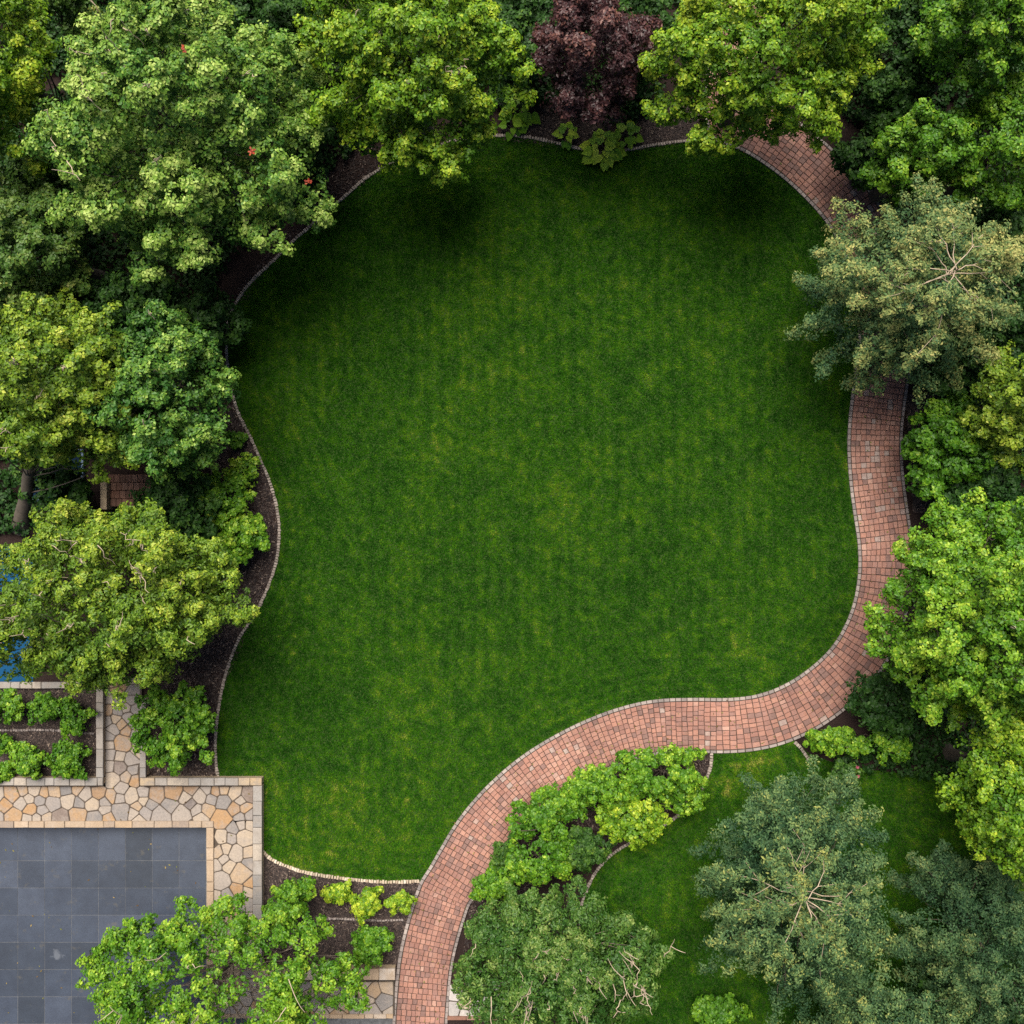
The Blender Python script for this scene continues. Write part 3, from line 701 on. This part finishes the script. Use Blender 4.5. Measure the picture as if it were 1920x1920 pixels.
def make_tree(name, u, v, ru, rv, h, kind, mat, label, seed, cat='tree', base=None, dens=1.0, leaf=.10, aspect=.66, bark='bark', bare=0,
              lobe=.55, tuft=.17, tone=.42, group=None, nleaf=22, low=-.3, nT=20, slen=1.0, bough=1.15, depth=.53, fill=.14, axw=.62, axu=.60, tips=1.0, tip=None, up_t=0.0):
    r = np.random.default_rng(seed); rr = random.Random(seed)
    zc = h * (.56 if kind == 'dome' else .42); k = (H - zc) / H / PPM
    Rx, Ry = ru * k, rv * k
    cx, cy, _ = P(u, v, zc)
    if base is None: bx, by = cx, cy
    else: bx, by, _ = P(*base)
    e = empty(name, (bx, by, 0), label, cat, group)
    off = np.array([cx - bx, cy - by, 0])
    tb = MB(); fork = np.array([off[0] * .55, off[1] * .55, h * .34])
    tr = .022 * h + .05
    if True:
        rz = h - zc - lobe * .4
        A = 2 * math.pi * Rx * Ry * .9
        nL = max(5, int(A / (lobe * lobe * 1.25) * dens))
        LP, lr, TP, TN, TT, TP2 = dome_tufts(r, (max(.2, Rx - lobe * .5), max(.2, Ry - lobe * .5)), zc, rz, nL, lobe, nT, low, depth, bough, axw, axu, slen)
        if tip is not None:        # the leader leans: shift the upper crown with it
            tp_ = np.array(P(tip[0], tip[1], h)[:2]) - np.array([bx, by]) - off[:2]
            LP[:, :2] += tp_ * np.clip((LP[:, 2:3] - zc) / rz, 0, 1); TP[:, :2] += tp_ * np.clip((TP[:, 2:3] - zc) / rz, 0, 1)
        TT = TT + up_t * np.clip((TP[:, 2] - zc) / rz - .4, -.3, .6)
        LP += off; TP += off; TP2 = TP.reshape(len(LP), nT, 3)
        ni = int(len(TP) * fill)
        d = unit(r.normal(size=(ni, 3))); d[:, 2] = np.abs(d[:, 2]) * .9 - .1
        IP = d * (r.uniform(.35, .80, ni)[:, None]) * np.array([Rx, Ry, rz]) + off + np.array([0, 0, zc])
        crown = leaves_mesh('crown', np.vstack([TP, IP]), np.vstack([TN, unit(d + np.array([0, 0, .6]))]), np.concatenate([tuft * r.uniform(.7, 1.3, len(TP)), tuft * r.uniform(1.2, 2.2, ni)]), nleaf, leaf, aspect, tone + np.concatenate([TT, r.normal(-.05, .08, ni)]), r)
        top = np.array([off[0], off[1], zc + rz * .45])
        ax = bez((0, 0, 0), fork, top, 9); ax[:, :2] += r.normal(0, .04, (9, 2)); ax[0] = (0, 0, -.05)
        tb.tube(ax, list(np.linspace(tr, tr * .2, 9) * np.array([1.35, 1.05] + [1] * 7)), .12, 9)
        for i in range(0, len(LP), 2):
            s = ax[2 + int(rr.random() * 5)]; m = (s + LP[i]) / 2 + np.array([0, 0, -.2 + .3 * rr.random()]) + r.normal(0, .30, 3)
            pts = bez(s, m, LP[i] - np.array([0, 0, lr[i] * .35]), 6); pts[1:-1] += r.normal(0, .05, (4, 3))
            tb.tube(pts, list(np.linspace(tr * .10, .008, 6)), .15 + .3 * rr.random(), 5)
            for q in range(1):
                tp = TP2[i][rr.randrange(nT)]
                tb.tube(bez(pts[4], (pts[4] + tp) / 2 + r.normal(0, .08, 3), tp, 4), [.011, .009, .007, .004], .2 + .3 * rr.random(), 4)
        for q in range(bare):      # bare pale twigs arching over the leaves
            i = max(rr.sample(range(len(LP)), min(7, len(LP))), key=lambda w: LP[w][2]); a = LP[i] + np.array([0, 0, lr[i] * .55]); d = LP[i] - np.array([off[0], off[1], zc - 1]); d = d / np.linalg.norm(d)
            side = np.cross(d, (0, 0, 1)) * rr.uniform(-1, 1); ln_ = rr.uniform(.7, 1.7)
            upv = np.array([0, 0, 1.0])
            p0 = a + d * lr[i] * .2; p2 = p0 + (side + d * rr.uniform(-.7, .3)) * ln_ + upv * lr[i] * rr.uniform(.35, .8); p1 = (p0 + p2) / 2 + upv * lr[i] * rr.uniform(.35, .6)
            pts = bez(p0, p1, p2, 6); pts[1:-1] += r.normal(0, .035, (4, 3))
            tb.tube(pts, list(np.linspace(.015, .005, 6)), .93, 5)
            if rr.random() < .6:
                p3 = pts[3]; tb.tube(bez(p3, p3 + (side * -.3 + d * .3) * ln_ * .5 + upv * .08, p3 + (side * -.5 + d * .6) * ln_ * .5, 4), [.014, .011, .009, .006], .95, 4)
    if kind == 'cone' and tip is not None:             # bare boughs radiating from the leader's tip
        tip = np.array([off[0] + tp_[0], off[1] + tp_[1], h + .05]); tb.tube([top, (top + tip) / 2 + r.normal(0, .04, 3), tip], [.05, .035, .016], .95, 6)
        nb = 13; a0 = rr.random() * 6.28; tipP = []
        for b in range(nb):
            az = a0 + b * 2.39996 + rr.uniform(-.3, .3); f = b / nb
            d = np.array([math.cos(az), math.sin(az), 0]); sd2 = np.array([-d[1], d[0], 0]); L = rr.uniform(.7, 1.25) * (.75 + .6 * f) * tips
            s = tip - np.array([0, 0, .08 + 1.0 * f]); e_ = s + d * L + sd2 * rr.uniform(-.25, .25) * L + np.array([0, 0, .10 - .10 * L])
            pts = bez(s, s + d * L * .5 + np.array([0, 0, .22 + .1 * f]) + r.normal(0, .06, 3), e_, 8); pts[1:-1] += r.normal(0, .022, (6, 3))
            tb.tube(pts, list(np.linspace(.016, .005, 8)), .80 + .15 * rr.random(), 5); tipP += [pts[k] + r.normal(0, .10, 3) for k in (4, 5, 6, 7, 7) for _ in range(3)]
            for q in range(2):
                k0 = rr.randrange(3, 6); p = pts[k0]; w = (d * .8 + sd2 * rr.choice((-.7, .7))) * rr.uniform(.2, .45) * L
                tb.tube(bez(p, p + w * .5 + np.array([0, 0, .06]), p + w + r.normal(0, .03, 3), 4), [.010, .008, .006, .004], .85, 4); tipP.append(p + w)
        tm = np.array(tipP); crown2 = leaves_mesh('crown', tm, np.tile([0, 0, 1.0], (len(tm), 1)), tuft * r.uniform(.6, 1.0, len(tm)), nleaf, leaf, aspect, tone + up_t * .6 + r.normal(0, .1, len(tm)), r)
        import bmesh
        bm_ = bmesh.new(); bm_.from_mesh(crown); bm_.from_mesh(crown2); bm_.to_mesh(crown); bm_.free(); bpy.data.meshes.remove(crown2)
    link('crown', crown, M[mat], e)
    tb.build('trunk', M[bark], e, smooth=True)
    return e

def ground_cover():
    r = np.random.default_rng(77)
    n = 330000; q = np.stack([r.uniform(-150, 2070, n), r.uniform(-150, 2070, n)], 1)
    pth = [tuple(p) for p in pin[::4]] + [tuple(p) for p in pout[::-4]]
    d = np.minimum(dist_poly(q, LAWN), dist_poly(q, pth))
    nz = vnoise(q[:, 0], q[:, 1], 70, 41)
    ok = ~inside(q, LAWN) & ~inside(q, LAWN2) & ~inside(q, pth) & (d > 62 + 50 * (nz - .5)) & (nz > .06)
    ok &= ~((q[:, 0] < 540) & (q[:, 1] > 1000)) & ~((q[:, 0] > 44) & (q[:, 0] < 290) & (q[:, 1] > 838) & (q[:, 1] < 962)) & ~((q[:, 0] > 330) & (q[:, 0] < 540) & (q[:, 1] > 740)) & ~((q[:, 1] > 1400) & (q[:, 0] < 1500)) & ~inside(q, LAWN2)
    q = q[ok]; n = len(q)
    pos = np.stack([(q[:, 0] - 960) / PPM, (960 - q[:, 1]) / PPM, r.uniform(.05, .45, n) * (0.4 + nz[ok])], 1)
    nr = unit(r.normal(size=(n, 3)) * .5 + np.array([0, 0, 1.0]))
    me = leaves_mesh('ground_cover', pos[::3], nr[::3], np.full(len(pos[::3]), .16), 6, .13, .7, .12 + r.normal(0, .12, len(pos[::3])), r)
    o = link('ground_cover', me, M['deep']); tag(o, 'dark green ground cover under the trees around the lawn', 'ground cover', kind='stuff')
ground_cover()

TREES = 'garden trees round the lawn'
T = lambda *a, **k: make_tree(*a, group=TREES, **k)
T('maple_tree', 352, 262, 262, 268, 9.6, 'dome', 'maple', 'huge round blue green maple overhanging the upper left edge of the lawn', 101, bare=26, bark='bark_pale', tone=0.57)
T('maple_tree', 770, 132, 222, 212, 9.0, 'dome', 'lime', 'yellow green maple hanging over the top lawn edge left of the purple tree', 102, bare=12, bark='bark_pale', tone=0.52)
T('purple_maple_tree', 1098, 105, 116, 152, 6.6, 'dome', 'purple', 'dark purple leaved tree among the green trees at the top', 103, tone=.42)
T('oak_tree', 1425, 98, 220, 200, 8.8, 'dome', 'lime', 'bright lime green tree with rounded clumps over the top bend of the path', 104, tone=0.54)
T('oak_tree', 1850, 55, 160, 150, 9.2, 'dome', 'bright', 'mid green tree filling the top right corner', 105, tone=.36)
T('oak_tree', 1718, 300, 95, 88, 6.2, 'dome', 'bright', 'small yellowish green tree between the path bend and the pale branched tree', 106, tone=.40)
T('oak_tree', 1875, 285, 110, 115, 7.6, 'dome', 'bright', 'green round headed tree at the right edge above the pale branched tree', 107, tone=.44)
T('pine_tree', 1700, 566, 196, 186, 8.0, 'cone', 'pine', 'spreading tree with bare pale branches radiating over a yellow green top beside the path', 108, bark='bark_pale', tone=0.44, aspect=0.5, dens=1.0, lobe=0.62, tips=1.4, leaf=0.09, depth=.6, bough=1.1, tip=(1795, 505), up_t=0.32, axw=1.0, axu=0.22, fill=.10, slen=1.5, nT=26, tuft=0.2, nleaf=26)
T('oak_tree', 1905, 760, 85, 115, 7.0, 'dome', 'yellow', 'yellow green tree cut by the right edge below the pale branched tree', 109, tone=0.42)
T('linden_tree', 1818, 1140, 200, 232, 8.6, 'dome', 'bright', 'big bright green tree crowding the outer bend of the path on the right', 110, bare=4, tone=.50)
T('linden_tree', 1888, 1470, 132, 190, 7.6, 'dome', 'lime', 'yellow green tree on the right edge above the dark spruces', 111, tone=.46)
T('spruce_tree', 1508, 1672, 190, 232, 6.9, 'cone', 'spruce', 'blue green spruce with a bare branched tip standing on the lower lawn', 112, bark='bark_pale', tone=0.38, aspect=0.48, dens=1.0, lobe=0.62, leaf=0.09, depth=.6, bough=1.1, tip=(1515, 1695), up_t=0.35, axw=1.0, axu=0.22, fill=.10, slen=1.5, nT=26, tuft=0.21, nleaf=26, tips=1.5)
T('spruce_tree', 1835, 1770, 178, 235, 4.9, 'cone', 'spruce_dark', 'darker blue green spruce in the bottom right corner', 113, bark='bark', tone=0.42, dens=0.8, lobe=0.62, aspect=0.48, leaf=0.09, depth=0.68, bough=1.1, axw=1.0, axu=0.22, fill=0.06, slen=1.5, nT=26, tuft=0.21, nleaf=26)
T('spruce_tree', 1640, 1930, 205, 130, 6.2, 'cone', 'spruce', 'grey green spruce cut by the bottom edge below the bare tipped one', 114, bark='bark_pale', tone=0.46, dens=0.8, lobe=0.62, aspect=0.48, leaf=0.09, depth=0.68, bough=1.1, up_t=0.3, axw=1.0, axu=0.22, fill=0.06, slen=1.5, nT=26, tuft=0.21, nleaf=26)
T('olive_tree', 1052, 1800, 216, 148, 6.0, 'dome', 'olive_dark', 'grey green tree with pale twigs standing right of the path at the bottom', 115, bare=60, bark='bark_pale', tone=0.4, aspect=.5, dens=1.0, lobe=0.48, depth=0.6, bough=1.0, fill=0.1, axw=0.8, axu=0.4, slen=1.2)
T('dogwood_tree', 405, 1840, 262, 172, 5.4, 'dome', 'bright', 'open bright green tree with pale boughs leaning over the slate court', 116, bare=36, bark='bark_pale', tone=.46, dens=0.62, fill=0.02, lobe=0.5, depth=0.5)
T('maple_tree', 108, 732, 182, 176, 8.0, 'dome', 'yellow', 'yellow green maple at the left edge with a bare curved bough', 117, bare=22, bark='bark_pale', tone=0.38, base=(38, 990))
T('maple_tree', 318, 732, 132, 168, 6.8, 'dome', 'maple', 'darker green maple between the yellow green maple and the lawn', 118, bare=3, tone=0.3)
T('maple_tree', 212, 1122, 268, 188, 7.4, 'dome', 'yellow', 'yellow olive tree with many pale twigs over the blue pool', 119, bare=50, bark='bark_pale', tone=0.33, aspect=.55)
T('maple_tree', 5, 120, 115, 230, 9.5, 'dome', 'lime', 'bright yellow green tree in the top left corner', 120, tone=0.6)
T('maple_tree', 55, 470, 140, 138, 6.4, 'dome', 'olive', 'dull olive tree in shade at the left edge with its trunk showing', 121, tone=0.36, base=(205, 525))

def red_sprigs(spots):
    e = [o for o in SC.objects if o.get('label', '').startswith('huge round blue green')][0]
    cr = [o for o in e.children if o.name.startswith('crown')][0]
    co = np.empty(len(cr.data.vertices) * 3, np.float32); cr.data.vertices.foreach_get('co', co); co = co.reshape(-1, 3) + np.array(e.location)
    pu = 960 + co[:, 0] * PPM * H / (H - co[:, 2]); pv = 960 - co[:, 1] * PPM * H / (H - co[:, 2]); rr = random.Random(8)
    for u, v in spots:
        m = np.hypot(pu - u, pv - v) < 9
        if not m.any(): continue
        z = co[m, 2].max() + .03; c = np.array(P(u, v, z)) - np.array(e.location); mb = MB()
        for k in range(12):
            a = rr.random() * 6.28; d = np.array([math.cos(a), math.sin(a), rr.uniform(-.3, .5)]) * rr.uniform(.06, .10); w = np.array([-math.sin(a), math.cos(a), .2]) * .028
            b = c + np.array([rr.uniform(-.05, .05), rr.uniform(-.05, .05), rr.uniform(-.03, .03)]); mb.face([b, b + d * .5 + w, b + d, b + d * .5 - w], rr.random())
        o = mb.build('red_leaf_sprig', M['redleaf'], e)
red_sprigs([(343, 92), (472, 285), (578, 340)])

UNDER = 'shaded understory trees'
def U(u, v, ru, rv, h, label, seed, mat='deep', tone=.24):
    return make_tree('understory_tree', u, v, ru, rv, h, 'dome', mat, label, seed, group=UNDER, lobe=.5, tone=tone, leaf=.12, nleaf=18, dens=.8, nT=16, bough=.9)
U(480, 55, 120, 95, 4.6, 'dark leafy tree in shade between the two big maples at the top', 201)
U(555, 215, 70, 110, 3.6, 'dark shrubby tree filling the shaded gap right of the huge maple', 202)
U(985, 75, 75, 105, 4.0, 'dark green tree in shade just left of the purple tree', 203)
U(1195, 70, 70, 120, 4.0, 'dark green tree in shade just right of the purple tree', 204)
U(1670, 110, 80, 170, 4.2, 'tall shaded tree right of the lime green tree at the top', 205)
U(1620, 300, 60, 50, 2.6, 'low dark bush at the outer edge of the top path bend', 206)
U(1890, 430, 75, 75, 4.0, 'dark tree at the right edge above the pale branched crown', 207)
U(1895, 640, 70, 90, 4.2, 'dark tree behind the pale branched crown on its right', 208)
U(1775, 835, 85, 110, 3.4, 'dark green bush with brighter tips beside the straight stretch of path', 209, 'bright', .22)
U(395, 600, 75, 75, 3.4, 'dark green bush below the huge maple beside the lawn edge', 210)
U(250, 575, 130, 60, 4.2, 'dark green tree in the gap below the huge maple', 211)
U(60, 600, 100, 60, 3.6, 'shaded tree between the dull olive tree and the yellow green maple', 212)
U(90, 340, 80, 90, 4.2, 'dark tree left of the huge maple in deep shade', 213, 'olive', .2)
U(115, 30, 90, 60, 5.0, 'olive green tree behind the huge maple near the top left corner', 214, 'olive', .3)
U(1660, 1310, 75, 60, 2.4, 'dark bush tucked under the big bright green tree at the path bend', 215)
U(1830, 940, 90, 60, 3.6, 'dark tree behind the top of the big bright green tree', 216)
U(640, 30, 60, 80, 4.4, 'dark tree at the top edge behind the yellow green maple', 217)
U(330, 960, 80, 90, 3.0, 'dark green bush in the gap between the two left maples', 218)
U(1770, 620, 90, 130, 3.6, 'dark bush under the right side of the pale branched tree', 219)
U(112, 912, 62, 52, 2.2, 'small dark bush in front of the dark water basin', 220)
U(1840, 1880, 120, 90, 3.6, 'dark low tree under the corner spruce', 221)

SH = 'shrubs in the planting beds'
def S(u, v, ru, rv, h, label, seed, mat='bright', tone=.42, dens=.68, leaf=.10, lobe=.26, nT=13, nleaf=14, tuft=.12, name='shrub'):
    return make_tree(name, u, v, ru * random.uniform(.86, 1.02), rv * random.uniform(.86, 1.02), h, 'dome', mat, label, seed, cat='shrub', group=SH, lobe=lobe, tone=tone, leaf=leaf, aspect=.7, dens=dens, nT=nT, nleaf=nleaf, tuft=tuft, low=-.05, bare=0, bough=.5, depth=.72, fill=.03, axw=.95, axu=.35)
S(1240, 1445, 95, 62, 1.9, 'bright green shrub at the right end of the row under the path bend', 301, tone=0.44)
S(1120, 1475, 75, 52, 1.8, 'bright green shrub in the middle of the row hugging the path', 302, tone=0.46)
S(1190, 1535, 78, 52, 1.8, 'yellowish shrub of the row overhanging the shaded lower lawn', 303, 'lime', 0.5)
S(1020, 1530, 82, 50, 1.9, 'green shrub left in the row where the path curves down', 304, tone=0.4)
S(1010, 1610, 75, 52, 1.9, 'green shrub above the pale twigged tree by the path', 305, tone=0.38)
S(925, 1655, 48, 40, 1.5, 'small green shrub against the path edge above the pale twigged tree', 306, tone=0.4)
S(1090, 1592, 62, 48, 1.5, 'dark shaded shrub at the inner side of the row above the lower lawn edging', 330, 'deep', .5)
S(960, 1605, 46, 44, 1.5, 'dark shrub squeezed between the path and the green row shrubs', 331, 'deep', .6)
S(1062, 1500, 50, 40, 1.6, 'green shrub in the row hugging the path left of the middle one', 332, tone=.44)
S(1290, 1490, 42, 52, 1.5, 'small shrub at the corner of the stone edging by the lower lawn', 307, tone=.44)
S(462, 888, 42, 40, 1.1, 'light green shrub uppermost in the left bed next to the lawn edging', 308, 'bright', .6, .9)
S(418, 935, 78, 50, 1.9, 'dark green shrub under the left maples beside the lawn bulge', 309, tone=0.42)
S(462, 1005, 70, 52, 1.7, 'green shrub touching the lawn edging at its farthest bulge', 310, tone=0.52)
S(405, 1040, 60, 50, 1.6, 'dark shrub behind the one touching the edging bulge', 311, tone=.30)
S(330, 1362, 95, 98, 2.3, 'large dark green shrub between the flagstone walk and the lawn', 312, tone=.34)
S(12, 1322, 45, 42, 1.1, 'green shrub at the left edge above the thin pale stone row', 313, tone=.46)
S(82, 1325, 34, 30, .9, 'sparse small shrub in the upper half of the walled planting bed', 314, tone=.42, dens=.8)
S(138, 1340, 36, 42, 1.0, 'dark leaning shrub next to the bed wall above the thin stone row', 315, tone=.36)
S(55, 1420, 45, 40, 1.0, 'bright green shrub in the lower half of the walled planting bed', 316, tone=.50)
S(126, 1424, 38, 36, 1.0, 'rounded green shrub next to the corner of the walled bed', 317, tone=.36)
S(4, 1388, 20, 22, .7, 'small green shrub cut by the left edge below the thin stone row', 318, tone=.48)
S(6, 1445, 20, 16, .6, 'tiny green shrub at the left edge against the bed wall', 319, tone=.48)
S(545, 1678, 50, 52, 1.8, 'green shrub in the corner between the stone wall and the cream edging', 320, tone=.48)
S(637, 1674, 24, 19, .6, 'small yellow tinged shrub first of three under the cream edging', 321, 'lime', .66, lobe=.2)
S(688, 1692, 33, 36, .9, 'yellow green shrub in the middle of three under the cream edging', 322, 'lime', .60, lobe=.24)
S(750, 1690, 28, 28, .8, 'yellow green shrub of three nearest to the brick path', 323, 'lime', .58, lobe=.22)
S(695, 1770, 45, 48, 1.2, 'dark green shrub above the short cream coped wall', 324, tone=.32)
S(1562, 1385, 62, 36, 1.4, 'bright low shrub at the outer path bend beside the stub of edging', 325, tone=.50)
S(1655, 1392, 58, 40, 1.5, 'green shrub under the yellow green tree at the right of the bend', 326, tone=.44)
S(1580, 1452, 38, 30, 1.2, 'dark low shrub with a few pink flowers on the lower lawn edge', 327, 'deep', .5)
S(1345, 1900, 62, 45, 1.3, 'green shrub at the bottom edge between olive tree and spruce', 328, tone=0.24)
S(445, 820, 20, 16, .5, 'tiny green shrub on the mulch beside the narrow part of the left bed', 329, tone=.36, lobe=.18)

# pink flower heads belong to the dark low shrub
fs = [o for o in SC.objects if o.get('label', '').startswith('dark low shrub with a few pink')][0]
mb = MB(); rr = random.Random(2)
for k in range(3):
    mb = MB()
    c = np.array([rr.uniform(-.15, .35), rr.uniform(-.3, .35), 1.15 + rr.uniform(-.1, .1)])
    for a in range(5):
        th = a * 1.2566 + rr.random(); d = np.array([math.cos(th), math.sin(th), .25]) * .06; s = np.array([-math.sin(th), math.cos(th), 0]) * .025
        mb.face([c, c + d * .6 + s, c + d, c + d * .6 - s])
    mb.build('flower', M['flower'], fs)

# broad-leaved plants at the top edge of the lawn
def broad_plant(u, v, rad, n, size, label, seed, mat='bright', tone=.4):
    rr = random.Random(seed); e = empty('broad_leaf_plant', P(u, v, 0), label, 'plant', 'broad leaved plants at the top edge')
    lb = MB(); sb = MB()
    outline = [(0, -.08), (.22, -.20), (.46, -.10), (.52, .18), (.40, .48), (.18, .76), (0, 1.0), (-.18, .76), (-.40, .48), (-.52, .18), (-.46, -.10), (-.22, -.20)]
    for k in range(n):
        az = k * 2.4 + rr.uniform(-.4, .4); f = math.sqrt((k + .5) / n); d = Vector((math.cos(az), math.sin(az), 0)); s = Vector((-d.y, d.x, 0))
        z = .55 - .32 * f + rr.uniform(-.05, .08); c = d * (rad * f * .85) + Vector((0, 0, z)); sz = size * rr.uniform(.7, 1.2); dr = -.15 - .5 * f
        ax = (d + Vector((0, 0, dr))).normalized(); t = min(1, max(0, rr.gauss(tone, .14)))
        mid = c + ax * sz * .3
        pts = [c + ax * (q[1] * sz) + s * (q[0] * sz) + Vector((0, 0, abs(q[0]) * sz * .22)) for q in outline]
        for i in range(len(pts)): lb.face([mid, pts[i], pts[(i + 1) % len(pts)]], t)
        sb.tube([(0, 0, 0), d * rad * f * .4 + Vector((0, 0, z * .75)), c], [.012, .010, .007], .6, 5)
    lb.build('foliage', M[mat], e); sb.build('stem', M['bark'], e)
broad_plant(1130, 284, .62, 26, .30, 'large bright leaved plant spilling over the top edging onto the lawn', 401, tone=.85)
broad_plant(1172, 258, .45, 14, .24, 'broad leaved plant behind the one spilling onto the lawn', 402, tone=.75)
broad_plant(1062, 258, .36, 12, .20, 'small broad leaved plant below the purple tree near the edging', 403, tone=.75)
broad_plant(975, 212, .62, 18, .30, 'dark broad leaved plant left of the purple tree', 404, 'bright', .6)
broad_plant(962, 240, .40, 9, .24, 'broad leaved plant next to the edging left of the purple tree', 405, 'bright', .65)
